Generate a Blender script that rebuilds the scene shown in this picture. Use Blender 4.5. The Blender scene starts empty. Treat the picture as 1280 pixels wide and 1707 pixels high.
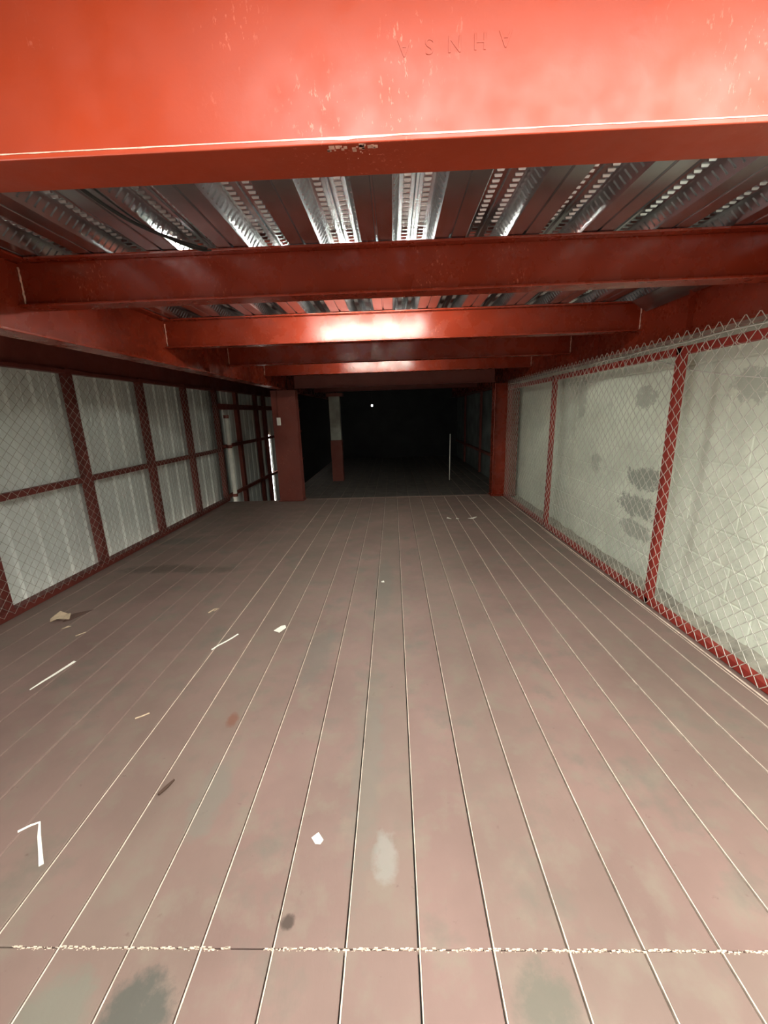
import bpy, bmesh, math, random
from mathutils import Matrix, Vector, noise
random.seed(7)
S = bpy.context.scene
C = S.collection

# ------------------------------------------------------------------ camera
cd = bpy.data.cameras.new('camera'); cam = bpy.data.objects.new('camera', cd); C.objects.link(cam)
cd.sensor_fit = 'HORIZONTAL'; cd.sensor_width = 36.0; cd.lens = 670.14 / 1280 * 36.0
cd.clip_start = 0.02; cd.clip_end = 200
_R = Vector((0.99930129, 0.02139648, -0.03064526)); _U = Vector((0.02462058, 0.24005132, 0.97044793))
_F = Vector((-0.02812061, 0.97052437, -0.2393568))
cam.matrix_world = Matrix(((_R.x, _U.x, -_F.x, 0), (_R.y, _U.y, -_F.y, 0), (_R.z, _U.z, -_F.z, 1.5), (0, 0, 0, 1)))
S.camera = cam

# ------------------------------------------------------------------ world, light, exposure
SKY = 9.0
LAMP = 150.0; LAMP_FAR = 80.0
w = bpy.data.worlds.new('sky'); S.world = w; w.use_nodes = True
bg = w.node_tree.nodes['Background']; bg.inputs[0].default_value = (1.0, 0.98, 0.92, 1); bg.inputs[1].default_value = SKY
# portals: they guide the sky's light through the open side and the roof gap, they give off none themselves
for loc, rot, sx_, sy_ in (((-3.3, -2.4, 1.25), (0, -math.pi / 2, 0), 2.7, 1.2), ((0.85, -0.4, 2.75), (0, 0, 0), 2.7, 1.9)):
    pl = bpy.data.lights.new('sky_portal', 'AREA'); pl.shape = 'RECTANGLE'; pl.size = sx_; pl.size_y = sy_; pl.cycles.is_portal = True
    po = bpy.data.objects.new('sky_portal', pl); C.objects.link(po); po.location = loc; po.rotation_euler = rot
S.view_settings.view_transform = 'Standard'; S.view_settings.look = 'None'
S.view_settings.exposure = 0.95; S.view_settings.gamma = 1.0; S.view_settings.use_curve_mapping = False
S.cycles.max_bounces = 8; S.cycles.diffuse_bounces = 5; S.cycles.glossy_bounces = 4
S.cycles.use_denoising = True

# ------------------------------------------------------------------ materials
def new_mat(name):
    m = bpy.data.materials.new(name); m.use_nodes = True
    nt = m.node_tree; b = nt.nodes['Principled BSDF']
    return m, nt, b
def nd(nt, t, **k):
    n = nt.nodes.new(t)
    for a, v in k.items():
        setattr(n, a, v)
    return n
def pos(nt, scale=(1, 1, 1)):
    g = nd(nt, 'ShaderNodeNewGeometry'); mp = nd(nt, 'ShaderNodeMapping')
    mp.inputs['Scale'].default_value = scale
    nt.links.new(g.outputs['Position'], mp.inputs['Vector'])
    return mp.outputs[0]
def noise_n(nt, vec, scale, detail=4, rough=0.55):
    n = nd(nt, 'ShaderNodeTexNoise'); n.inputs['Scale'].default_value = scale
    n.inputs['Detail'].default_value = detail; n.inputs['Roughness'].default_value = rough
    nt.links.new(vec, n.inputs['Vector']); return n.outputs['Fac']
def ramp(nt, fac, stops):
    r = nd(nt, 'ShaderNodeValToRGB'); e = r.color_ramp.elements
    while len(e) < len(stops): e.new(0.5)
    for el, (p, c) in zip(e, stops):
        el.position = p; el.color = (c, c, c, 1) if isinstance(c, (int, float)) else (*c, 1)
    nt.links.new(fac, r.inputs[0]); return r.outputs[0]
def mix(nt, fac, a, b, mode='MIX'):
    n = nd(nt, 'ShaderNodeMix', data_type='RGBA', blend_type=mode)
    for sock, v in ((n.inputs[0], fac), (n.inputs[6], a), (n.inputs[7], b)):
        if isinstance(v, bpy.types.NodeSocket): nt.links.new(v, sock)
        elif isinstance(v, (int, float)): sock.default_value = v
        else: sock.default_value = (*v, 1)
    return n.outputs[2]
def bump(nt, b, h, strength, dist=0.01):
    n = nd(nt, 'ShaderNodeBump'); n.inputs['Strength'].default_value = strength; n.inputs['Distance'].default_value = dist
    nt.links.new(h, n.inputs['Height']); nt.links.new(n.outputs[0], b.inputs['Normal'])
def plain(name, col, rough=0.6, metal=0.0, var=0.12, scale=8.0, bmp=0.0):
    m, nt, b = new_mat(name)
    f = noise_n(nt, pos(nt), scale)
    c = ramp(nt, f, [(0.3, tuple(x * (1 - var) for x in col)), (0.7, tuple(min(1, x * (1 + var)) for x in col))])
    nt.links.new(c, b.inputs['Base Color']); b.inputs['Roughness'].default_value = rough; b.inputs['Metallic'].default_value = metal
    if bmp: bump(nt, b, f, bmp)
    return m
def paint(name, col, rough=0.42, chips=0.70, chipcol=(0.44, 0.11, 0.07)):
    m, nt, b = new_mat(name); v = pos(nt)
    big = noise_n(nt, v, 2.2, 3); fine = noise_n(nt, v, 45, 4)
    c = ramp(nt, big, [(0.3, tuple(x * 0.86 for x in col)), (0.7, tuple(x * 1.12 for x in col))])
    patch = noise_n(nt, v, 3.1, 2); sp = noise_n(nt, pos(nt, (1, 1, 0.4)), 120, 3, 0.6)
    pm = ramp(nt, patch, [(0.52, 0.0), (0.66, 1.0)]); sm = ramp(nt, sp, [(chips - 0.08, 0.0), (chips - 0.02, 1.0)])
    cm = nd(nt, 'ShaderNodeMath', operation='MULTIPLY'); nt.links.new(pm, cm.inputs[0]); nt.links.new(sm, cm.inputs[1])
    c = mix(nt, cm.outputs[0], c, chipcol)
    nt.links.new(c, b.inputs['Base Color'])
    nt.links.new(ramp(nt, noise_n(nt, v, 9, 4), [(0.3, rough * 0.75), (0.7, rough * 1.3)]), b.inputs['Roughness'])
    bump(nt, b, fine, 0.10, 0.004)
    b.inputs['Specular IOR Level'].default_value = 0.38
    return m
M = {}
M['red'] = paint('red_oxide_paint', (0.30, 0.034, 0.010))
M['red_gloss'] = paint('red_gloss_paint', (0.205, 0.022, 0.008), 0.27)  # glossier copy of the red, also darkened for shade on crossbeams and girders
M['red_fence'] = paint('red_fence_paint', (0.27, 0.022, 0.014), 0.5)
M['red_left'] = paint('shaded_fence_paint', (0.105, 0.018, 0.013), 0.55)  # fence red darkened, weak light on the left side put into the colour
M['red_dull'] = paint('darkened_red_paint', (0.15, 0.030, 0.020), 0.55)  # same red paint, darkened to carry the shade on dim steel
M['weld'] = plain('pale_weld', (0.62, 0.36, 0.28), 0.5, 0, 0.3, 60)
M['galv'] = plain('galvanised_deck', (0.52, 0.53, 0.55), 0.24, 0.97, 0.14, 5)
M['wire'] = plain('galvanised_wire', (0.60, 0.58, 0.51), 0.42, 0.15, 0.15, 20)
M['wire_l'] = plain('darker_wire', (0.30, 0.27, 0.24), 0.5, 0.5, 0.2, 20)  # darker wire for the left mesh
M['sheet'] = plain('white_sheet_metal', (0.52, 0.54, 0.52), 0.42, 0.0, 0.06, 3)
M['concrete'] = plain('grey_concrete', (0.30, 0.30, 0.27), 0.9, 0, 0.2, 6, 0.3)
M['bare'] = plain('shaded_block', (0.10, 0.115, 0.105), 0.9, 0, 0.35, 3, 0.3)  # darker copy of the block wall, dimness of the back bay painted in
M['plank_shaded'] = plain('shaded_boards', (0.075, 0.062, 0.052), 0.8, 0, 0.3, 6)  # floor boards darkened, shade of the back bay put into their colour
M['ledge'] = plain('dusty_ledge', (0.33, 0.31, 0.26), 0.75, 0, 0.35, 9, 0.3)
M['ground'] = plain('pale_ground', (0.5, 0.47, 0.41), 0.9, 0, 0.15, 2)
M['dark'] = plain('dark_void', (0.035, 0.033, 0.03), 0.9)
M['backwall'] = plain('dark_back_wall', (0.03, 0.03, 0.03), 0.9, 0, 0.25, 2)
M['pipe'] = plain('white_pipe', (0.78, 0.76, 0.70), 0.4)
M['box'] = plain('white_plastic', (0.82, 0.82, 0.78), 0.4)
M['paper'] = plain('white_paper', (0.86, 0.84, 0.76), 0.8, 0, 0.05, 40)
M['card'] = plain('pale_cardboard', (0.52, 0.40, 0.28), 0.85, 0, 0.15, 40)
M['scrap'] = plain('litter_shadow', (0.11, 0.06, 0.045), 0.8, 0, 0.2, 30)  # tone of the painted shadow beside the cardboard
M['cable'] = plain('black_cable', (0.02, 0.02, 0.02), 0.45)
M['dustwood'] = plain('dark_splinter', (0.06, 0.03, 0.02), 0.8)
M['seam'] = plain('pale_joint_filler', (0.62, 0.51, 0.42), 0.7, 0, 0.25, 30)
M['seam_old'] = plain('brown_joint_filler', (0.23, 0.155, 0.13), 0.7, 0, 0.2, 20)
M['burr'] = plain('frayed_joint', (0.62, 0.50, 0.40), 0.8, 0, 0.25, 60)

# lamp tube
m, nt, b = new_mat('lamp_tube'); b.inputs['Base Color'].default_value = (0.9, 0.9, 0.9, 1)
b.inputs['Emission Color'].default_value = (0.96, 1.0, 0.88, 1); b.inputs['Emission Strength'].default_value = LAMP; M['tube'] = m
m, nt, b = new_mat('tiny_bulb'); b.inputs['Emission Color'].default_value = (1, 0.97, 0.9, 1); b.inputs['Emission Strength'].default_value = 6; M['bulb'] = m

# floor boards: brown paint, worn grey in places, some stains with their own shape
def plank_mat():
    m, nt, b = new_mat('brown_deck_paint')
    v = pos(nt); L = nt.links
    oi = nd(nt, 'ShaderNodeObjectInfo')
    big = noise_n(nt, v, 1.7, 4); med = noise_n(nt, v, 7, 5, 0.6); fine = noise_n(nt, pos(nt, (1, 0.35, 1)), 70, 3)
    c = ramp(nt, big, [(0.30, (0.160, 0.104, 0.089)), (0.70, (0.228, 0.146, 0.127))])
    c = mix(nt, ramp(nt, med, [(0.50, 0.0), (0.68, 0.65)]), c, (0.20, 0.165, 0.130))
    c = mix(nt, ramp(nt, noise_n(nt, v, 3.3, 5, 0.65), [(0.54, 0.0), (0.70, 0.75)]), c, (0.130, 0.117, 0.095))
    c = mix(nt, ramp(nt, oi.outputs['Random'], [(0.0, 0.0), (1.0, 0.4)]), c, (0.17, 0.135, 0.108))
    c = mix(nt, ramp(nt, noise_n(nt, v, 16, 4, 0.7), [(0.66, 0.0), (0.74, 0.5)]), c, (0.10, 0.055, 0.045))
    # stains: x, y, rx, ry, colour, strength
    sx = nd(nt, 'ShaderNodeSeparateXYZ'); L.new(v, sx.inputs[0])
    wob = noise_n(nt, v, 14, 6, 0.7)
    for (x, y, rx, ry, col, st) in [(-0.71, 0.68, 0.10, 0.10, (0.075, 0.075, 0.064), 0.9), (-0.93, 0.68, 0.11, 0.10, (0.15, 0.15, 0.12), 0.7),
                                    (0.36, 0.71, 0.09, 0.09, (0.115, 0.108, 0.085), 0.8), (-0.065, 1.07, 0.045, 0.10, (0.26, 0.265, 0.24), 0.5),
                                    (-0.36, 0.885, 0.022, 0.022, (0.05, 0.035, 0.028), 0.85), (-2.45, 3.85, 0.45, 0.12, (0.085, 0.060, 0.046), 0.75), (-1.9, 3.8, 0.35, 0.09, (0.09, 0.066, 0.05), 0.6),
                                    (-2.7, 4.8, 0.35, 0.16, (0.11, 0.10, 0.085), 0.6), (-0.86, 1.72, 0.03, 0.055, (0.17, 0.07, 0.045), 0.75),
                                    (-0.78, 1.30, 0.07, 0.20, (0.165, 0.15, 0.125), 0.65), (-0.52, 2.30, 0.10, 0.35, (0.13, 0.12, 0.10), 0.55), (-0.62, 5.5, 0.25, 0.4, (0.11, 0.095, 0.08), 0.4),
                                    (-0.15, 1.5, 0.07, 0.55, (0.15, 0.14, 0.115), 0.5), (-0.12, 3.4, 0.09, 0.6, (0.13, 0.12, 0.10), 0.5)]:
        def term(out, c0, r):
            a = nd(nt, 'ShaderNodeMath', operation='SUBTRACT'); L.new(out, a.inputs[0]); a.inputs[1].default_value = c0
            d = nd(nt, 'ShaderNodeMath', operation='DIVIDE'); L.new(a.outputs[0], d.inputs[0]); d.inputs[1].default_value = r
            p = nd(nt, 'ShaderNodeMath', operation='POWER'); L.new(d.outputs[0], p.inputs[0]); p.inputs[1].default_value = 2; return p.outputs[0]
        s = nd(nt, 'ShaderNodeMath', operation='ADD'); L.new(term(sx.outputs[0], x, rx), s.inputs[0]); L.new(term(sx.outputs[1], y, ry), s.inputs[1])
        s2 = nd(nt, 'ShaderNodeMath', operation='MULTIPLY_ADD'); L.new(wob, s2.inputs[0]); s2.inputs[1].default_value = 3.4; L.new(s.outputs[0], s2.inputs[2])
        c = mix(nt, ramp(nt, s2.outputs[0], [(0.0, st), (0.999, st * 0.35)]), c, col) if False else mix(nt, ramp_range(nt, s2.outputs[0], 2.0, 2.9, st), c, col)
    L.new(c, b.inputs['Base Color'])
    L.new(ramp(nt, med, [(0.3, 0.50), (0.7, 0.68)]), b.inputs['Roughness'])
    b.inputs['Specular IOR Level'].default_value = 0.35
    bump(nt, b, fine, 0.12, 0.003)
    return m
def ramp_range(nt, fac, a, bb, st):
    n = nd(nt, 'ShaderNodeMapRange'); n.inputs[1].default_value = a; n.inputs[2].default_value = bb
    n.inputs[3].default_value = st; n.inputs[4].default_value = 0.0; n.clamp = True; nt.links.new(fac, n.inputs[0]); return n.outputs[0]
M['plank'] = plank_mat()

# painted block wall: limewash over grey block, bare in patches
def block_mat():
    m, nt, b = new_mat('whitewashed_block'); v = pos(nt); L = nt.links
    c = ramp(nt, noise_n(nt, v, 2.3, 5, 0.6), [(0.30, (0.70, 0.75, 0.63)), (0.62, (0.86, 0.91, 0.78))])
    c = mix(nt, ramp(nt, noise_n(nt, v, 1.3, 6, 0.7), [(0.48, 0.0), (0.62, 0.65)]), c, (0.62, 0.67, 0.57))
    c = mix(nt, ramp(nt, noise_n(nt, v, 5, 6, 0.7), [(0.60, 0.0), (0.70, 0.5)]), c, (0.50, 0.52, 0.45))
    sx = nd(nt, 'ShaderNodeSeparateXYZ'); L.new(v, sx.inputs[0]); wob = noise_n(nt, v, 12, 8, 0.8)
    for (y, z, ry, rz, st) in [(3.55, 0.86, 0.27, 0.11, 0.85), (3.62, 0.60, 0.32, 0.11, 0.8), (3.62, 0.38, 0.24, 0.09, 0.65), (3.68, 1.56, 0.16, 0.10, 0.6), (2.55, 1.60, 0.25, 0.12, 0.5), (4.9, 1.6, 0.12, 0.25, 0.5), (4.45, 0.9, 0.12, 0.12, 0.5)]:
        ts = []
        for out, c0, r in ((sx.outputs[1], y, ry), (sx.outputs[2], z, rz)):
            a = nd(nt, 'ShaderNodeMath', operation='SUBTRACT'); L.new(out, a.inputs[0]); a.inputs[1].default_value = c0
            d = nd(nt, 'ShaderNodeMath', operation='DIVIDE'); L.new(a.outputs[0], d.inputs[0]); d.inputs[1].default_value = r
            p = nd(nt, 'ShaderNodeMath', operation='POWER'); L.new(d.outputs[0], p.inputs[0]); p.inputs[1].default_value = 2; ts.append(p.outputs[0])
        s = nd(nt, 'ShaderNodeMath', operation='ADD'); L.new(ts[0], s.inputs[0]); L.new(ts[1], s.inputs[1])
        s2 = nd(nt, 'ShaderNodeMath', operation='MULTIPLY_ADD'); L.new(wob, s2.inputs[0]); s2.inputs[1].default_value = 5.0; L.new(s.outputs[0], s2.inputs[2])
        c = mix(nt, ramp_range(nt, s2.outputs[0], 3.2, 3.5, st), c, (0.31, 0.33, 0.28))
    L.new(c, b.inputs['Base Color']); b.inputs['Roughness'].default_value = 0.9
    bump(nt, b, noise_n(nt, v, 38, 6, 0.7), 0.35, 0.01)
    return m
M['block'] = block_mat()

# ------------------------------------------------------------------ mesh helpers
class MB:
    def __init__(s): s.v = []; s.f = []
    def box(s, x0, x1, y0, y1, z0, z1):
        n = len(s.v)
        s.v += [(x0, y0, z0), (x1, y0, z0), (x1, y1, z0), (x0, y1, z0), (x0, y0, z1), (x1, y0, z1), (x1, y1, z1), (x0, y1, z1)]
        s.f += [tuple(n + i for i in q) for q in ((0, 3, 2, 1), (4, 5, 6, 7), (0, 1, 5, 4), (1, 2, 6, 5), (2, 3, 7, 6), (3, 0, 4, 7))]
        return s
    def hexa(s, p):   # eight points: bottom four, top four
        n = len(s.v); s.v += [tuple(q) for q in p]
        s.f += [tuple(n + i for i in q) for q in ((0, 3, 2, 1), (4, 5, 6, 7), (0, 1, 5, 4), (1, 2, 6, 5), (2, 3, 7, 6), (3, 0, 4, 7))]
        return s
    def tube(s, pts, r, n=8, caps=True):
        pts = [Vector(p) for p in pts]; base = len(s.v)
        for i, p in enumerate(pts):
            d = (pts[min(i + 1, len(pts) - 1)] - pts[max(i - 1, 0)]).normalized()
            a = d.cross(Vector((0, 0, 1)) if abs(d.z) < 0.9 else Vector((1, 0, 0))).normalized(); bb = d.cross(a)
            rr = r[i] if isinstance(r, (list, tuple)) else r
            for k in range(n):
                t = 2 * math.pi * k / n; s.v.append(tuple(p + a * math.cos(t) * rr + bb * math.sin(t) * rr))
        for i in range(len(pts) - 1):
            for k in range(n):
                k2 = (k + 1) % n
                s.f.append((base + i * n + k, base + i * n + k2, base + (i + 1) * n + k2, base + (i + 1) * n + k))
        if caps:
            s.f.append(tuple(base + k for k in range(n))[::-1]); s.f.append(tuple(base + (len(pts) - 1) * n + k for k in range(n)))
        return s
    def mesh(s, name, mat, smooth=False):
        me = bpy.data.meshes.new(name); me.from_pydata(s.v, [], s.f); me.update()
        bm = bmesh.new(); bm.from_mesh(me); bmesh.ops.recalc_face_normals(bm, faces=bm.faces); bm.to_mesh(me); bm.free()
        if mat: me.materials.append(M[mat])
        if smooth:
            for p in me.polygons: p.use_smooth = True
        return me
    def build(s, name, mat, parent=None, smooth=False, bevel=0):
        o = link(name, s.mesh(name, mat, smooth), parent)
        if bevel: bev(o, bevel)
        return o
def link(name, data, parent=None, loc=None):
    o = bpy.data.objects.new(name, data); C.objects.link(o)
    if parent: o.parent = parent
    if loc: o.location = loc
    return o
def bev(o, wd, seg=2):
    m = o.modifiers.new('bevel', 'BEVEL'); m.width = wd; m.segments = seg; m.limit_method = 'ANGLE'
def tag(o, label, cat, group=None):
    o['label'] = label; o['category'] = cat
    if group: o['group'] = group
    return o
def thing(name, label, cat, loc=(0, 0, 0), group=None):
    return tag(link(name, None, None, loc), label, cat, group)
def struct(o, label=None):
    o['kind'] = 'structure'
    if label: o['label'] = label
    return o

# ------------------------------------------------------------------ floor
W = 0.2122; X0 = -1.0242; XL = -3.16
Y_A, Y_B, Y_C, Y_D = -3.0, 0.822, 7.17, 14.2
floor = struct(MB().box(XL, 2.03, Y_A, Y_C, -0.16, -0.028).build('floor', 'dark'), 'brown boarded mezzanine floor with pale joints running away')
def plank(y0, y1, z, lw, cx, wd):
    return ((round(y1 - y0, 3), round(wd, 4)), cx, (y0 + y1) / 2, z)
pm = {}
def add_plank(x0, x1, y0, y1, ztop, parent, mat='plank'):
    key = (mat, round(x1 - x0, 4), round(y1 - y0, 3))
    if key not in pm:
        a, bb = key[1] / 2, key[2] / 2; c = 0.0022; mb = MB(); T = 0.028
        mb.v = [(-a, -bb, -T), (a, -bb, -T), (a, bb, -T), (-a, bb, -T), (-a, -bb, -c), (a, -bb, -c), (a, bb, -c), (-a, bb, -c),
                (-a + c, -bb + c, 0), (a - c, -bb + c, 0), (a - c, bb - c, 0), (-a + c, bb - c, 0)]
        mb.f = [(0, 3, 2, 1), (8, 9, 10, 11)]
        for i in range(4):
            j = (i + 1) % 4; mb.f += [(i, j, j + 4, i + 4), (i + 4, j + 4, j + 8, i + 8)]
        pm[key] = mb.mesh('plank', mat)
    o = link('plank', pm[key], parent, ((x0 + x1) / 2, (y0 + y1) / 2, ztop))
    return o
GAP = 0.008
for i in range(-11, 15):
    xa = max(X0 + i * W + GAP / 2, XL); xb = min(X0 + (i + 1) * W - GAP / 2, 2.03)
    if xb - xa < 0.03: continue
    for (ya, yb) in ((Y_A, Y_B - 0.0015), (Y_B + 0.0015, Y_C)):
        add_plank(xa, xb, ya, yb, random.uniform(-0.0012, 0.0008), floor)
def seam(i, ya, yb, mat, top, wd, parent, name='joint'):
    xs = X0 + i * W; mb = MB(); n = max(2, int((yb - ya) / 0.05)); L = []
    for k in range(n + 1):
        y = ya + (yb - ya) * k / n
        q = noise.noise(Vector((i * 7.3, y * 9, 0))) * 0.5 + noise.noise(Vector((i * 3.1, y * 30, 5))) * 0.5
        r = wd * (1 + 0.5 * q); zt = top * (1 + 0.8 * q); xr = xs + GAP / 2 + 0.0008 + 0.0006 * q; xl = xr - r
        L.append(((xl, y, -0.02), (xl + 0.0006, y, zt * 0.5), (xl + r * 0.6, y, zt), (xr, y, zt * 0.2), (xr, y, -0.02)))
    for a in L: mb.v += a
    for k in range(n):
        for c in range(4):
            mb.f.append((k * 5 + c, k * 5 + c + 1, (k + 1) * 5 + c + 1, (k + 1) * 5 + c))
    return mb.build(name, mat, parent)
for i in range(-9, 15):
    if i >= -1:
        seam(i, Y_A, Y_B - 0.001, 'seam', 0.0014, 0.0044, floor)
        seam(i, Y_B + 0.001, Y_C, 'seam', 0.0013, 0.0038, floor)
    else:
        seam(i, Y_A, Y_C, 'seam_old', 0.0006, 0.0080, floor)
o = seam((1.892 - X0) / W, 0.3, Y_C, 'seam', 0.0045, 0.012, floor, 'caulk_line')
o = seam((1.868 - X0) / W, 0.3, 5.0, 'seam', 0.0015, 0.006, floor, 'caulk_line')
# frayed cross joint
for (xa, xb) in ((-1.16, -0.52), (-0.41, 1.9)):
    mb = MB(); x = xa
    while x < xb:
        hgt = random.uniform(0.0005, 0.0035) * (1.3 if x > 0.7 else 1); l = random.uniform(0.004, 0.013); t = random.uniform(0.0008, 0.0022)
        y = Y_B + random.uniform(-0.003, 0.003); sl = random.uniform(-0.006, 0.006)
        mb.hexa([(x, y - t, -0.004), (x + t * 1.5, y - t, -0.004), (x + t * 1.5, y + t, -0.004), (x, y + t, -0.004),
                 (x + sl, y - l * 0.5, hgt), (x + t + sl, y - l * 0.5, hgt), (x + t + sl, y - l * 0.3, hgt), (x + sl, y - l * 0.3, hgt)])
        if random.random() < 0.6:
            mb.box(x, x + 0.010, y - 0.0014, y + 0.0014, -0.02, 0.0008)
        x += random.uniform(0.004, 0.008)
    o = mb.build('frayed_joint', 'burr', floor); o['kind'] = 'stuff'; o['label'] = 'pale frayed cross joint between board rows'
# edge strip and dusty ledge by the block wall
MB().box(-2.1, 1.98, Y_C, Y_C + 0.07, -0.16, 0.004).build('threshold_strip', 'seam_old', floor)
mb = MB(); n = 90
for k in range(n + 1):
    y = -1.6 + (7.1 + 1.6) * k / n
    for q, x in enumerate((2.035, 2.09, 2.15, 2.22)):
        mb.v.append((x, y, -0.03 + 0.035 * (noise.noise(Vector((x * 14, y * 5, 2)))) + (0.03 if q == 3 else 0)))
for k in range(n):
    for q in range(3): mb.f.append((k * 4 + q, k * 4 + q + 1, k * 4 + 5 + q, k * 4 + 4 + q))
mb.build('ledge', 'ledge', floor, True)
# back bay floor
fb = struct(MB().box(-2.05, 2.2, Y_C + 0.07, Y_D, -0.2, -0.058).build('floor_back', 'dark'), 'boarded floor of the unlit bay behind the columns, shade painted into the boards')
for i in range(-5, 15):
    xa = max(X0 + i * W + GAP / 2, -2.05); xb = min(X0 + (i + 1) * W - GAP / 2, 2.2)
    add_plank(xa, xb, Y_C + 0.08, Y_D, -0.03, fb, 'plank_shaded')
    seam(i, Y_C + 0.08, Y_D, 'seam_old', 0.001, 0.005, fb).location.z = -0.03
struct(MB().box(-14, 2.4, -8, 22, -2.7, -2.6).build('floor_lower', 'ground'), 'ground level seen below the mezzanine edge')

# ------------------------------------------------------------------ right wall: blocks
wr = struct(MB().box(2.206, 2.34, -3.0, 7.3, -2.6, 2.58).build('wall_right', 'block'), 'whitewashed concrete block wall with bare grey patches')
struct(MB().box(2.2, 2.34, 7.3, 14.2, -2.6, 2.42).build('wall_right_back', 'bare'), 'block wall of the unlit bay, its shade painted into the colour')
bm_key = {}
def block(y0, y1, z0, z1, dx):
    key = (round(y1 - y0, 3), round(z1 - z0, 3))
    if key not in bm_key:
        a, bb = key[0] / 2, key[1] / 2; c = 0.006; d = 0.006
        mb = MB(); mb.v = [(0.02, -a, -bb), (0.02, a, -bb), (0.02, a, bb), (0.02, -a, bb), (d * 0.4, -a, -bb), (d * 0.4, a, -bb), (d * 0.4, a, bb), (d * 0.4, -a, bb),
                           (0, -a + c, -bb + c), (0, a - c, -bb + c), (0, a - c, bb - c), (0, -a + c, bb - c)]
        mb.f = [(0, 3, 2, 1), (8, 9, 10, 11)]
        for i in range(4):
            j = (i + 1) % 4; mb.f += [(i, j, j + 4, i + 4), (i + 4, j + 4, j + 8, i + 8)]
        bm_key[key] = mb.mesh('block', 'block')
    link('block', bm_key[key], wr, (2.2022 + dx, (y0 + y1) / 2, (z0 + z1) / 2))
BL, BH = 0.44, 0.224
for r in range(9):
    y = 1.0 - (0.22 if r % 2 else 0)
    while y < 6.9:
        block(y + 0.004, y + BL - 0.004, -0.02 + r * BH + 0.004, -0.02 + (r + 1) * BH - 0.004, random.uniform(-0.0015, 0.0015)); y += BL

# ------------------------------------------------------------------ left wall: profiled sheets
wl = struct(MB().box(-3.30, -3.285, 1.2, 10.0, 1.95, 2.42).build('wall_left', 'red_dull'), 'white profiled sheet metal wall behind the left fence')
MB().box(-3.30, -3.285, 10.0, 14.3, 1.2, 2.42).build('upper_panel', 'red_dull', wl)
def sheet_mesh(width, z0, z1):
    nr = int(width / 0.25); pitch = width / max(1, nr); prof = [] if nr else [(0, 0)]
    for k in range(nr):
        o = k * pitch
        prof += [(o, 0), (o + 0.035, 0), (o + 0.05, 0.022), (o + 0.085, 0.022), (o + 0.10, 0), (o + 0.15, 0), (o + 0.155, 0.004), (o + 0.165, 0.004), (o + 0.17, 0), (o + 0.205, 0), (o + 0.21, 0.004), (o + 0.22, 0.004), (o + 0.225, 0)]
    prof.append((width, 0)); mb = MB()
    for (y, x) in prof: mb.v += [(x, y, z0), (x, y, z1)]
    for i in range(len(prof) - 1): mb.f.append((2 * i, 2 * i + 2, 2 * i + 3, 2 * i + 1))
    me = mb.mesh('sheet', 'sheet'); return me
def put_sheet(me, y):
    o = link('sheet', me, wl, (-3.262, y, 0)); s = o.modifiers.new('thick', 'SOLIDIFY'); s.thickness = 0.003; s.offset = -1
    return o
s1 = sheet_mesh(1.1, -0.1, 2.1); s2 = sheet_mesh(1.1, -2.6, 2.1); s3 = sheet_mesh(1.1, 1.03, 2.1)
y = 1.20
while y < 6.9: put_sheet(s1, y); y += 1.1
y = 7.25
for k in range(7):
    yy = 7.25 + 1.1 * k
    if k == 3:   # a slit of daylight is left between two sheets
        o = put_sheet(s2, 7.25 + 3.3 - 1.1 + 1.1); o.scale.y = 0.0
        bpy.data.objects.remove(o)
        sA = sheet_mesh(0.84, -2.6, 2.1); put_sheet(sA, 10.66)
        sB = sheet_mesh(0.11, 1.03, 2.1); put_sheet(sB, 10.55)
        sC = sheet_mesh(0.15, -2.6, 2.1); put_sheet(sC, 11.50)
    elif k == 2: put_sheet(s2, 9.45)
    else: put_sheet(s2, yy)
# unseen slab and walls, added to block and steer the daylight
struct(MB().box(-3.3, -0.55, -3.0, 1.035, 2.58, 2.7).box(-0.55, 2.34, -3.0, -1.35, 2.58, 2.7).box(-0.55, 2.34, 0.6, 1.035, 2.58, 2.7).build('ceiling_blocker', 'concrete'), 'unseen slab added to shut out sky, with a gap lighting the edge beam')
struct(MB().box(-3.3, 2.34, -3.1, -3.0, -0.16, 2.7).build('wall_rear_blocker', 'concrete'), 'unseen wall added behind the camera to shut out daylight')
struct(MB().box(-3.3, 2.2, 7.0, 7.1, -2.6, -0.16).build('wall_lower_blocker', 'concrete'), 'unseen wall added under the floor edge to stop light leaking in')
struct(MB().box(-3.3, -3.2, -1.8, 1.2, -0.16, 2.58).build('wall_left_blocker', 'concrete'), 'unseen wall added to keep daylight off the left floor')
# ------------------------------------------------------------------ back wall
struct(MB().box(-3.3, 2.3, 14.2, 14.3, -2.6, 2.42).build('wall_back', 'backwall'), 'dark end wall of the unlit bay')

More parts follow.
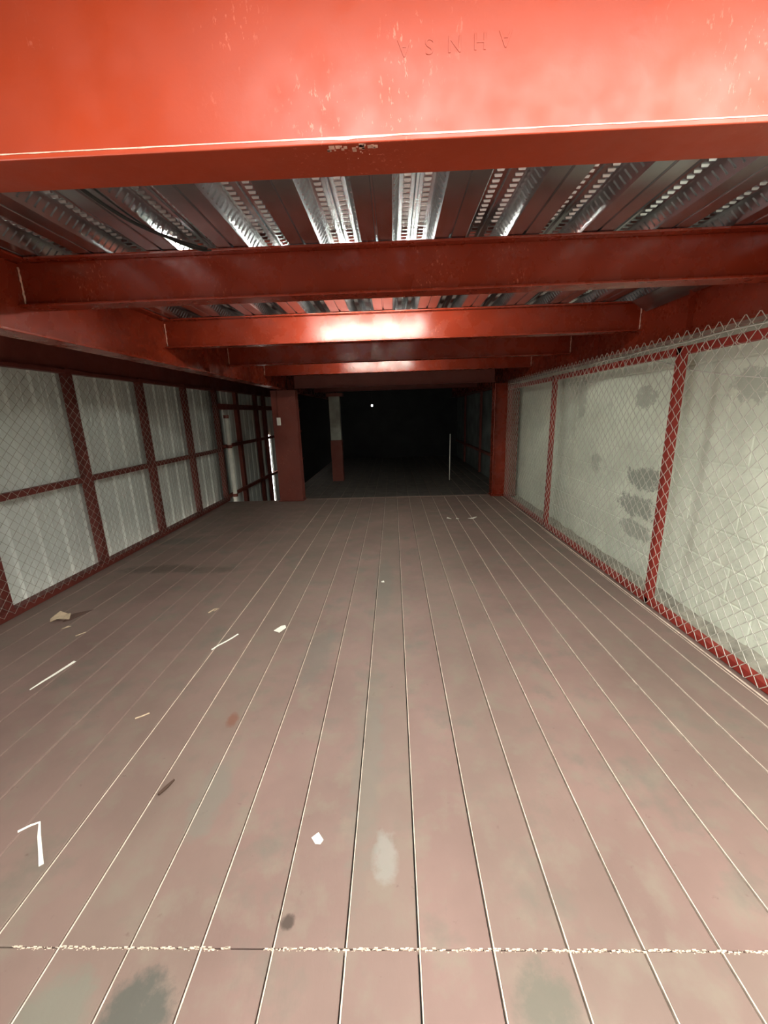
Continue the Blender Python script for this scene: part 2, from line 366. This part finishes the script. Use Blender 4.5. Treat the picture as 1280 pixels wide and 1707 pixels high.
# ------------------------------------------------------------------ ceiling: slab, troughed steel deck
ZD = 2.292
ceil = struct(MB().box(-3.3, 2.36, 1.10, 14.3, ZD + 0.075, ZD + 0.16).build('ceiling', 'dark'), 'ribbed galvanised steel deck ceiling between red beams')
P = 0.344; DX0 = -0.327
prof = [(0, 0), (0.030, 0.070), (0.090, 0.070), (0.094, 0.061), (0.104, 0.061), (0.108, 0.070), (0.168, 0.070), (0.198, 0), (0.264, 0), (0.267, 0.007), (0.275, 0.007), (0.278, 0)]
def deck_sheet(x0, npitch, y0, y1):
    mb = MB(); pr = []
    for k in range(npitch): pr += [(x0 + k * P + a, z) for a, z in prof]
    pr.append((x0 + npitch * P, 0))
    for x, z in pr: mb.v += [(x, y0, ZD + z), (x, y1, ZD + z)]
    for i in range(len(pr) - 1): mb.f.append((2 * i, 2 * i + 2, 2 * i + 3, 2 * i + 1))
    o = mb.build('deck_sheet', 'galv', ceil)
    # embossments: rows of pressed lugs on the trough top and slanted ones on its webs
    e = MB()
    for k in range(npitch):
        xx = x0 + k * P; y = y0 + 0.02
        while y < min(y1, 5.0):
            for cx in (0.060, 0.138):
                a = xx + cx
                e.hexa([(a - 0.016, y - 0.008, ZD + 0.0705), (a + 0.016, y - 0.008, ZD + 0.0705), (a + 0.016, y + 0.008, ZD + 0.0705), (a - 0.016, y + 0.008, ZD + 0.0705),
                        (a - 0.012, y - 0.001, ZD + 0.0635), (a + 0.012, y - 0.001, ZD + 0.0635), (a + 0.012, y + 0.006, ZD + 0.0635), (a - 0.012, y + 0.006, ZD + 0.0635)])
            for sgn, bx in ((1, 0.0), (-1, 0.198)):
                nx, nz = 0.919 * sgn, -0.394   # towards the trough
                pts = []
                for (t, dy, off) in ((0.2, -0.014, 0), (0.2, -0.005, 0), (0.8, 0.014, 0), (0.8, 0.005, 0), (0.25, -0.011, 0.004), (0.25, -0.008, 0.004), (0.75, 0.011, 0.004), (0.75, 0.008, 0.004)):
                    pts.append((xx + bx + sgn * 0.03 * t + nx * off, y + dy, ZD + 0.07 * t + nz * off))
                e.hexa(pts)
            y += 0.038
    q = e.build('embossing', 'galv', o); q['kind'] = 'stuff'
k0 = -9
while DX0 + k0 * P < 2.1:
    n = 3 if DX0 + (k0 + 3) * P < 2.4 else 2
    xs = DX0 + k0 * P
    if xs + n * P > 2.36: n = 1
    deck_sheet(xs, n, 1.13, 14.2); k0 += n
MB().hexa([(1.86, 2.28, 2.275), (1.98, 2.28, 2.20), (1.98, 3.44, 2.20), (1.86, 3.44, 2.275), (1.86, 2.28, 2.279), (1.985, 2.28, 2.204), (1.985, 3.44, 2.204), (1.86, 3.44, 2.279)]).build('edge_flashing', 'galv')
tag(bpy.data.objects['edge_flashing'], 'grey metal flashing strip in the deck corner above the right girder', 'flashing')

# ------------------------------------------------------------------ steel beams
def i_section(root, a, bb, axis, c, z0, z1, fw, mat='red', tf=0.011, tw=0.008, cope=0.0):
    """three meshes: web and two flanges; axis 'X' spans x from a to bb at y=c, axis 'Y' spans y at x=c"""
    def bx(name, lo, hi, zl, zh):
        mb = MB(); k = cope if name == 'top_flange' else 0
        if axis == 'X': mb.box(a + k, bb - k, lo, hi, zl, zh)
        else: mb.box(lo, hi, a, bb, zl, zh)
        return mb.build(name, mat, root, bevel=0.0025)
    wb = bx('web', c - tw / 2, c + tw / 2, z0 + tf, z1 - tf)
    bx('bottom_flange', c - fw / 2, c + fw / 2, z0, z0 + tf); bx('top_flange', c - fw / 2, c + fw / 2, z1 - tf, z1)
    return wb
def weld(root, pts, r=0.004):
    mb = MB(); out = []
    for (p, q) in zip(pts[:-1], pts[1:]):
        p = Vector(p); q = Vector(q); n = max(3, int((q - p).length / 0.012))
        for i in range(n): out.append(p.lerp(q, i / n))
    out.append(Vector(pts[-1]))
    mb.tube([v + Vector((random.uniform(-1, 1), random.uniform(-1, 1), 0)) * 0.0015 for v in out], [r * random.uniform(0.6, 1.4) for _ in out], 6)
    mb.build('weld', 'weld', root, True)
XGL, XGR = -1.86, 2.0; ZB, ZT = 2.07, 2.29
names = [(2.207, 'red steel crossbeam just behind the big nearest beam'), (3.533, 'red steel crossbeam with broad white glare, third from the camera'),
         (4.83, 'dark unlit red crossbeam between the two glaring ones'), (6.14, 'thin looking red crossbeam with glare just before the columns')]
for yb, lab in names:
    t = thing('crossbeam', lab, 'beam', (0, 0, 0), 'red crossbeams under the steel deck')
    wb = i_section(t, XGL + 0.005, XGR - 0.005, 'X', yb, ZB, ZT, 0.105, 'red_gloss', cope=0.075)
    for xe, sg in ((XGL + 0.009, 1), (XGR - 0.009, -1)):
        weld(wb, [(xe, yb - 0.008, ZB + 0.02), (xe, yb - 0.008, ZT - 0.03)])
# the large edge beam overhead
t = thing('edge_beam', 'large bright red edge beam overhead, nearest the camera', 'beam')
wb = i_section(t, -3.2, 3.0, 'X', 1.10, 2.07, 2.56, 0.125, tf=0.013)
mb = MB(); n = 420
for k in range(n):   # chipped primer along the lower front edge
    x = -1.25 + 2.6 * k / n; q = noise.noise(Vector((x * 3.5, 0, 3))) + 0.5 * noise.noise(Vector((x * 25, 0, 8))); c0 = max(0, 1 - abs(x + 0.09) / 0.12)
    hh = 0.0008 + 0.0028 * max(0, q + 0.15) + 0.007 * c0 * (0.6 + 0.4 * q)
    mb.box(x, x + 2.6 / n, 1.0368, 1.0376, 2.0815 - hh, 2.0828)
mb.build('chipped_edge', 'weld', t)
mb = MB()
for k in range(26):
    x = -0.075 + random.uniform(-0.055, 0.055) ; y = 1.045 + abs(random.gauss(0, 0.018)); s = random.uniform(0.002, 0.007) * max(0.2, 1 - (y - 1.045) / 0.05)
    mb.box(x - s, x + s, y - s, y + s, 2.0694, 2.0701)
mb.build('bare_patch', 'weld', t)
for ch, x, z in (('A', 0.044, 2.272), ('S', 0.099, 2.274), ('N', 0.154, 2.275), ('H', 0.209, 2.277), ('A', 0.264, 2.279)):
    cu = bpy.data.curves.new('letter', 'FONT'); cu.body = ch; cu.size = 0.042; cu.extrude = 0.0011; cu.align_x = 'CENTER'; cu.align_y = 'CENTER'; cu.bevel_depth = 0.0004
    tmp = bpy.data.objects.new('letter', cu); C.objects.link(tmp); dg = bpy.context.evaluated_depsgraph_get()
    me = bpy.data.meshes.new_from_object(tmp.evaluated_get(dg)); bpy.data.objects.remove(tmp); me.name = 'embossed_letter'
    me.materials.clear(); me.materials.append(M['red'])
    o = link('embossed_letter', me, wb, (x, 1.0965, z)); o.rotation_euler = (math.pi / 2, math.pi, 0); o['label'] = 'embossed letter %s, upside down' % ch
# girders along both sides
for x, lab in ((XGL, 'deep red girder running away along the left columns'), (XGR, 'deep red girder running away above the right fence')):
    t = thing('side_girder', lab, 'girder', (0, 0, 0), 'girders along the bay')
    i_section(t, 1.17, 14.1, 'Y', x, 1.93, 2.29, 0.15, 'red_gloss', tf=0.013)
    sg = 1 if x < 0 else -1
    for yb in (2.93, 5.1, 4.2) if x > 0 else (4.2,):
        MB().box(min(x + sg * 0.005, x + sg * 0.045), max(x + sg * 0.005, x + sg * 0.045), yb - 0.005, yb + 0.005, 1.944, 2.277).build('stiffener', 'red_gloss', t)
t = thing('portal_beam', 'shaded red beam spanning between the two columns', 'beam')
i_section(t, -1.66, 1.72, 'X', 7.12, 1.944, 2.285, 0.14, 'red_dull')
# beam along the left wall top
t = thing('wall_beam', 'dark red beam along the top of the left fence', 'beam')
i_section(t, 1.17, 14.1, 'Y', -3.18, 1.99, 2.29, 0.14, 'red_dull')

# ------------------------------------------------------------------ columns
def column(name, lab, x0, x1, y, mat, facing):
    t = thing(name, lab, 'column', ((x0 + x1) / 2, y, 0)); hw = (x1 - x0) / 2; d = 0.20
    if facing == 'flange':
        MB().box(-hw, hw, -d / 2, -d / 2 + 0.016, 0.02, 1.925).build('front_flange', mat, t, bevel=0.003)
        MB().box(-hw, hw, d / 2 - 0.016, d / 2, 0.02, 1.925).build('rear_flange', mat, t, bevel=0.003)
        MB().box(-0.006, 0.006, -d / 2 + 0.016, d / 2 - 0.016, 0.02, 1.925).build('web', mat, t)
    else:
        MB().box(-hw, -hw + 0.016, -d / 2, d / 2, 0.02, 1.925).build('side_flange', mat, t, bevel=0.003)
        MB().box(hw - 0.016, hw, -d / 2, d / 2, 0.02, 1.925).build('side_flange', mat, t, bevel=0.003)
        MB().box(-hw + 0.016, hw - 0.016, -0.03, -0.018, 0.02, 1.925).build('web', mat, t)
    MB().box(-hw - 0.02, hw + 0.02, -d / 2 - 0.02, d / 2 + 0.02, 0.0045, 0.02).build('base_plate', mat, t, bevel=0.003)
    return t
column('steel_column', 'red steel column beside the stairwell, carrying a small white box', -2.07, -1.65, 7.16, 'red_dull', 'flange')
column('steel_column', 'red steel column at the far end of the right fence', 1.72, 2.13, 7.16, 'red_gloss', 'web')
t = thing('pillar', 'pillar in the dark bay, grey above and red below', 'column', (-1.32, 9.45, -0.03))
MB().box(-0.13, 0.13, -0.1, 0.1, 0.0, 0.95).build('red_lower_part', 'red_dull', t, bevel=0.005)
MB().box(-0.12, 0.12, -0.09, 0.09, 0.95, 1.96).build('grey_upper_part', 'concrete', t, bevel=0.005)
MB().box(-0.16, 0.20, -0.12, 0.12, 1.92, 1.99).build('cap_plate', 'red_dull', t)
t = thing('rear_beam', 'dim red beam crossing the dark bay above the pillar', 'beam'); i_section(t, XGL + 0.1, XGR - 0.1, 'X', 9.45, 1.995, 2.29, 0.12, 'red_dull')

# ------------------------------------------------------------------ chain link
def chain_link(name, x, y0, y1, z0, z1, mat, parent, r=0.0021, d=0.09, bulge=0.010, seed=0.0):
    mb = MB(); hd = d / 2; ncol = int((y1 - y0) / hd); nrow = int((z1 - z0) / hd)
    def pt(k, j, side):
        c = k + ((j + k) % 2); y = y0 + c * hd; z = z0 + j * hd
        n1 = noise.noise(Vector((y * 1.3, z * 1.3, seed))); n2 = noise.noise(Vector((y * 1.6, z * 1.1, seed + 9)))
        sg = 1 if c > k else -1
        return Vector((x + bulge * n1 + sg * r * 0.8, y + 0.006 * n2 - sg * 0.0015, z + 0.007 * n1))
    for k in range(ncol):
        for j in range(nrow):
            p = pt(k, j, 0); q = pt(k, j + 1, 0); dd = (q - p).normalized(); a = Vector((1, 0, 0)); bb = dd.cross(a).normalized()
            n = len(mb.v)
            for e in (p, q):
                mb.v += [tuple(e + a * r), tuple(e + (-0.5 * a + 0.866 * bb) * r), tuple(e + (-0.5 * a - 0.866 * bb) * r)]
            mb.f += [(n, n + 1, n + 4, n + 3), (n + 1, n + 2, n + 5, n + 4), (n + 2, n, n + 3, n + 5)]
            if j == nrow - 1 and k % 2 == 0:   # barbed selvage on top
                pass
    o = mb.build(name, mat, parent, True); o['kind'] = 'stuff'; o['label'] = 'galvanised chain link mesh'
    return o

# right fence
t = thing('chain_link_fence', 'chain link fence on red frame in front of the bright block wall', 'fence', (1.955, 1.0, 0), 'side fences')
t.location = (0, 0, 0)
for yp in (0.75, 2.915, 5.09):
    MB().box(1.925, 1.975, yp - 0.026, yp + 0.026, 0.002, 1.87).build('post', 'red_fence', t, bevel=0.003)
MB().box(1.955, 1.995, 7.0, 7.04, 0.002, 1.87).build('post', 'red_fence', t, bevel=0.003)
mb = MB().box(1.925, 1.975, -0.6, 7.05, 1.815, 1.865); mb.build('top_rail', 'red_fence', t, bevel=0.003)
MB().box(1.925, 1.975, -0.6, 7.05, 0.004, 0.05).build('bottom_rail', 'red_fence', t, bevel=0.003)
MB().tube([(1.900, -0.6 + 7.6 * k / 60, 1.885 + 0.004 * math.sin(k * 1.1)) for k in range(61)], 0.0035, 6).build('tension_wire', 'wire', t, True)
chain_link('mesh', 1.908, 0.9, 7.0, 0.02, 1.985, 'wire', t, r=0.0026, seed=1.0)
for k in range(24):   # tie wires around posts and rail
    y = 1.2 + k * 0.25 + random.uniform(-0.05, 0.05); z = 1.84
    MB().tube([(1.90 + 0.05 + 0.052 * math.cos(a), y + 0.004 * a, z + 0.034 * math.sin(a)) for a in [i * math.pi / 4 for i in range(9)]], 0.0018, 4).build('tie_wire', 'wire', t)

# left fence
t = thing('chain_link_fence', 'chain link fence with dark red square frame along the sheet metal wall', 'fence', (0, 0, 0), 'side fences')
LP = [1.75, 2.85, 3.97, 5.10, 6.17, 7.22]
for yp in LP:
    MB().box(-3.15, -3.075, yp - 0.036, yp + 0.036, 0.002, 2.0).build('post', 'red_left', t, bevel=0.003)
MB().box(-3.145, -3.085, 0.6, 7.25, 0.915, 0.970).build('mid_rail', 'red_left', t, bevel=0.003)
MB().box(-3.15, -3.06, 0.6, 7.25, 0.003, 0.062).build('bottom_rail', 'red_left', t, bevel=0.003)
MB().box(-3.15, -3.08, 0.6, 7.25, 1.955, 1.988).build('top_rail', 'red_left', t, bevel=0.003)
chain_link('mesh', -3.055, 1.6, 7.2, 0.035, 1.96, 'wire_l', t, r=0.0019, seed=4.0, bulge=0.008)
# frame of the wall beyond the deck end
t = thing('wall_frame', 'dark red framing on the sheet wall beside the stairwell', 'frame', (0, 0, 0))
for yp in (8.42, 9.62, 10.22, 11.6, 12.9):
    MB().box(-3.23, -3.16, yp - 0.06, yp + 0.06, -2.6, 1.99).build('upright', 'red_dull', t)
for z, hh in ((1.70, 0.05), (0.985, 0.03), (0.06, 0.03), (-0.9, 0.03)):
    MB().box(-3.16, -3.11, 7.28, 13.9, z - hh, z + hh).build('rail', 'red_dull', t)
o = thing('pipe', 'white vertical drain pipe at the far end of the left fence', 'pipe', (-3.055, 7.50, -2.6))
MB().tube([(0, 0, 0), (0, 0, 4.12)], 0.04, 14).build('barrel', 'pipe', o, True)
for z in (2.66, 3.58, 4.12):
    MB().tube([(0, 0, z - 0.03), (0, 0, z + 0.03)], 0.047, 14).build('coupling', 'red_dull', o)

# framing on the right wall of the dark bay
t = thing('wall_frame', 'dark framing on the right wall of the unlit bay', 'frame', (0, 0, 0))
for yp in (8.0, 10.2, 12.4):
    MB().box(2.13, 2.18, yp - 0.04, yp + 0.04, -0.028, 2.0).build('upright', 'red_dull', t)
for z in (0.52, 1.95):
    MB().box(2.13, 2.18, 7.5, 14.0, z - 0.03, z + 0.03).build('rail', 'red_dull', t)
o = tag(MB().tube([(1.25, 9.1, -0.03), (1.262, 9.13, 1.0)], 0.011, 8).build('stick', 'pipe', None, True), 'thin pale stick standing upright in the dark bay', 'stick')

# ------------------------------------------------------------------ fittings
t = thing('switch_box', 'small white switch box on the left column', 'switch box', (-1.962, 7.058, 1.345))
MB().box(-0.03, 0.03, -0.035, 0.0, 0, 0.13).build('body', 'box', t, bevel=0.004)
MB().box(-0.016, 0.016, -0.039, -0.034, 0.035, 0.095).build('toggle_plate', 'pipe', t, bevel=0.002)
MB().tube([(0.0, -0.014, 0.13), (0.0, -0.014, 0.57)], 0.009, 8).build('conduit', 'red_dull', t, True)
m = M['tube'].copy(); m.node_tree.nodes['Principled BSDF'].inputs['Emission Strength'].default_value = LAMP_FAR; M['tube_dim'] = m
def lamp(x, y, lab, tm='tube'):
    t = thing('tube_lamp', lab, 'lamp', (x, y, 2.262), 'tube lamps hidden behind the beams')
    MB().box(-0.52, 0.52, -0.03, 0.03, 0.008, 0.030).build('housing', 'box', t, bevel=0.004)
    MB().tube([(-0.5, 0, -0.006), (0.5, 0, -0.006)], 0.013, 10).build('tube', tm, t, True)
    for s in (-1, 1): MB().box(s * 0.51 - 0.012, s * 0.51 + 0.012, -0.02, 0.02, -0.022, 0.01).build('end_cap', 'box', t)
lamp(-0.2, 2.88, 'ceiling tube lamp behind the second crossbeam from the camera')
lamp(-0.2, 5.4, 'ceiling tube lamp behind the dark unlit crossbeam', 'tube_dim')
o = thing('pilot_bulb', 'tiny lit bulb hanging far back in the dark bay', 'lamp', (-0.647, 13.0, 1.734))
MB().tube([(0, 0, -0.03), (0, 0, -0.015), (0, 0, 0.015), (0, 0, 0.03)], [0.012, 0.03, 0.03, 0.012], 10).build('globe', 'bulb', o, True)
MB().tube([(0, 0, 0.03), (0, 0, 0.62)], 0.004, 5).build('cord', 'cable', o)
# cable loops under the deck
pts = [(-1.02, 1.2, 2.286), (-1.03, 1.45, 2.270), (-1.03, 1.6, 2.264), (-1.01, 1.75, 2.258), (-0.98, 1.88, 2.262), (-0.93, 2.02, 2.272), (-0.89, 2.09, 2.276), (-0.865, 2.135, 2.282)]
def smooth(pts, n=6):
    out = []; P_ = [Vector(p) for p in pts]; P_ = [P_[0]] + P_ + [P_[-1]]
    for i in range(1, len(P_) - 2):
        for k in range(n):
            t = k / n; a, b_, c, d = P_[i - 1:i + 3]
            out.append(0.5 * ((2 * b_) + (-a + c) * t + (2 * a - 5 * b_ + 4 * c - d) * t * t + (-a + 3 * b_ - 3 * c + d) * t ** 3))
    out.append(P_[-1]); return out
tag(MB().tube(smooth(pts), 0.007, 8).build('cable', 'cable', None, True), 'thick black cable sagging under the steel deck on the left', 'cable', 'cables under the deck')
pts2 = [(x + 0.03 - 0.02 * i / 8, y + 0.02, z + 0.012 * math.sin(i * 0.9)) for i, (x, y, z) in enumerate(pts)]
tag(MB().tube(smooth(pts2), 0.0035, 6).build('cable', 'cable', None, True), 'thin black cable running beside the thick one under the deck', 'cable', 'cables under the deck')
tag(MB().tube(smooth([(2.196, 4.3, 1.95), (2.194, 3.63, 1.855), (2.194, 3.15, 1.735), (2.194, 2.52, 1.63), (2.194, 1.8, 1.56), (2.194, 1.2, 1.58)]), 0.0045, 6).build('cable', 'pipe', None, True), 'thin pale cable drooping across the bright block wall', 'cable')

# ------------------------------------------------------------------ litter
def strip(name, lab, pts, wd, mat='paper', cat='litter', th=0.002, z=0.0015, group=None):
    mb = MB(); n = len(pts); L = []
    P_ = [Vector((a, b_, 0)) for a, b_ in pts]
    for i, p in enumerate(P_):
        d = (P_[min(i + 1, n - 1)] - P_[max(i - 1, 0)]).normalized(); nn = Vector((-d.y, d.x, 0)); ww = wd[i] if isinstance(wd, (list, tuple)) else wd
        zz = z + 0.001 * math.sin(i * 2.1) + 0.001
        for (s, zo) in ((-1, 0), (1, 0), (1, th), (-1, th)):
            q = p + nn * s * ww / 2; mb.v.append((q.x, q.y, zz + zo + (0.002 if zo and s > 0 else 0)))
    for i in range(n - 1):
        for k in range(4): mb.f.append((i * 4 + k, i * 4 + (k + 1) % 4, (i + 1) * 4 + (k + 1) % 4, (i + 1) * 4 + k))
    mb.f += [(0, 1, 2, 3), tuple((n - 1) * 4 + k for k in (3, 2, 1, 0))]
    return tag(mb.build(name, mat), lab, cat, group)
def flake(name, lab, poly, mat='paper', cat='litter', th=0.0015, z=0.0015, curl=0.004, group=None):
    mb = MB(); n = len(poly); cx = sum(p[0] for p in poly) / n; cy = sum(p[1] for p in poly) / n
    zs = [z + curl * (i % 2) for i in range(n)]
    mb.v = [(x, y, zz) for (x, y), zz in zip(poly, zs)] + [(x, y, zz + th) for (x, y), zz in zip(poly, zs)] + [(cx, cy, z), (cx, cy, z + th)]
    for i in range(n):
        j = (i + 1) % n; mb.f += [(i, j, n + j, n + i), (j, i, 2 * n), (n + i, n + j, 2 * n + 1)]
    return tag(mb.build(name, mat), lab, cat, group)
G = 'scraps lying on the floor'
strip('plastic_strip', 'long white plastic strip on the left of the floor', [(-2.143, 1.971), (-2.13, 2.04), (-2.115, 2.12), (-2.10, 2.19), (-2.09, 2.245)], [0.004, 0.011, 0.014, 0.016, 0.018], group=G)
strip('plastic_strip', 'white strip bent into a hook at the left picture edge', [(-1.457, 1.156), (-1.43, 1.178), (-1.405, 1.193), (-1.36, 1.14), (-1.31, 1.088), (-1.267, 1.042)], [0.007, 0.006, 0.007, 0.011, 0.012, 0.014], group=G)
strip('paper_stick', 'thin white paper stick, slightly bent, beside the paper slip', [(-1.244, 2.354), (-1.222, 2.40), (-1.19, 2.45), (-1.16, 2.50), (-1.138, 2.544)], 0.009, group=G)
flake('paper_slip', 'white paper slip lying across a pale floor joint', [(-0.896, 2.588), (-0.845, 2.552), (-0.815, 2.628), (-0.83, 2.655), (-0.858, 2.655)], group=G)
flake('paper_slip', 'small folded cream paper square on the near centre boards', [(-0.335, 1.134), (-0.312, 1.150), (-0.29, 1.126), (-0.298, 1.108), (-0.317, 1.112)], group=G)
flake('cardboard_scrap', 'crumpled pale cardboard scrap near the left fence', [(-2.74, 2.82), (-2.72, 2.90), (-2.66, 2.90), (-2.60, 2.86), (-2.58, 2.81), (-2.64, 2.77), (-2.70, 2.77)], 'card', curl=0.025, th=0.003, group=G)
flake('litter_shadow', 'flat dark shape standing in for the shadow of the crumpled cardboard', [(-2.60, 2.765), (-2.555, 2.79), (-2.50, 2.97), (-2.62, 2.90), (-2.615, 2.83)], 'scrap', curl=0.001, group=G)  # cast shadow of the cardboard, laid down as a flat dark shape
flake('paper_scrap', 'tiny pale scrap just below the painted shadow', [(-2.525, 2.66), (-2.50, 2.66), (-2.475, 2.70), (-2.50, 2.70)], 'card', group=G)
strip('paper_scrap', 'short pale sliver right of the painted shadow', [(-2.33, 2.555), (-2.29, 2.605)], 0.008, 'card', group=G)
strip('paper_scrap', 'hooked pale scrap above the thin paper stick', [(-1.50, 2.87), (-1.478, 2.93), (-1.452, 2.945), (-1.47, 2.90)], 0.008, 'card', group=G)
strip('paper_scrap', 'short pale sliver on the shaded left boards', [(-1.372, 1.735), (-1.345, 1.75), (-1.32, 1.775)], 0.006, 'card', group=G)
strip('wood_splinter', 'small dark splinter beside a joint on the left boards', [(-1.002, 1.305), (-0.985, 1.34), (-0.972, 1.375)], [0.008, 0.012, 0.003], 'dustwood', th=0.006, group=G)
flake('paper_scrap', 'small white scrap far away, leftmost of three', [(0.735, 5.60), (0.75, 5.66), (0.80, 5.58), (0.79, 5.54)], group=G)
flake('paper_scrap', 'smallest white scrap far away, middle one of three', [(0.86, 5.56), (0.875, 5.60), (0.91, 5.56), (0.885, 5.53)], group=G)
flake('paper_scrap', 'forked white scrap far away, rightmost of three', [(1.03, 5.57), (1.08, 5.58), (1.17, 5.66), (1.17, 5.62), (1.10, 5.54), (1.07, 5.53)], group=G)
flake('paper_scrap', 'tiny white scrap on the middle boards', [(-0.145, 3.42), (-0.12, 3.43), (-0.115, 3.40), (-0.14, 3.39)], group=G)
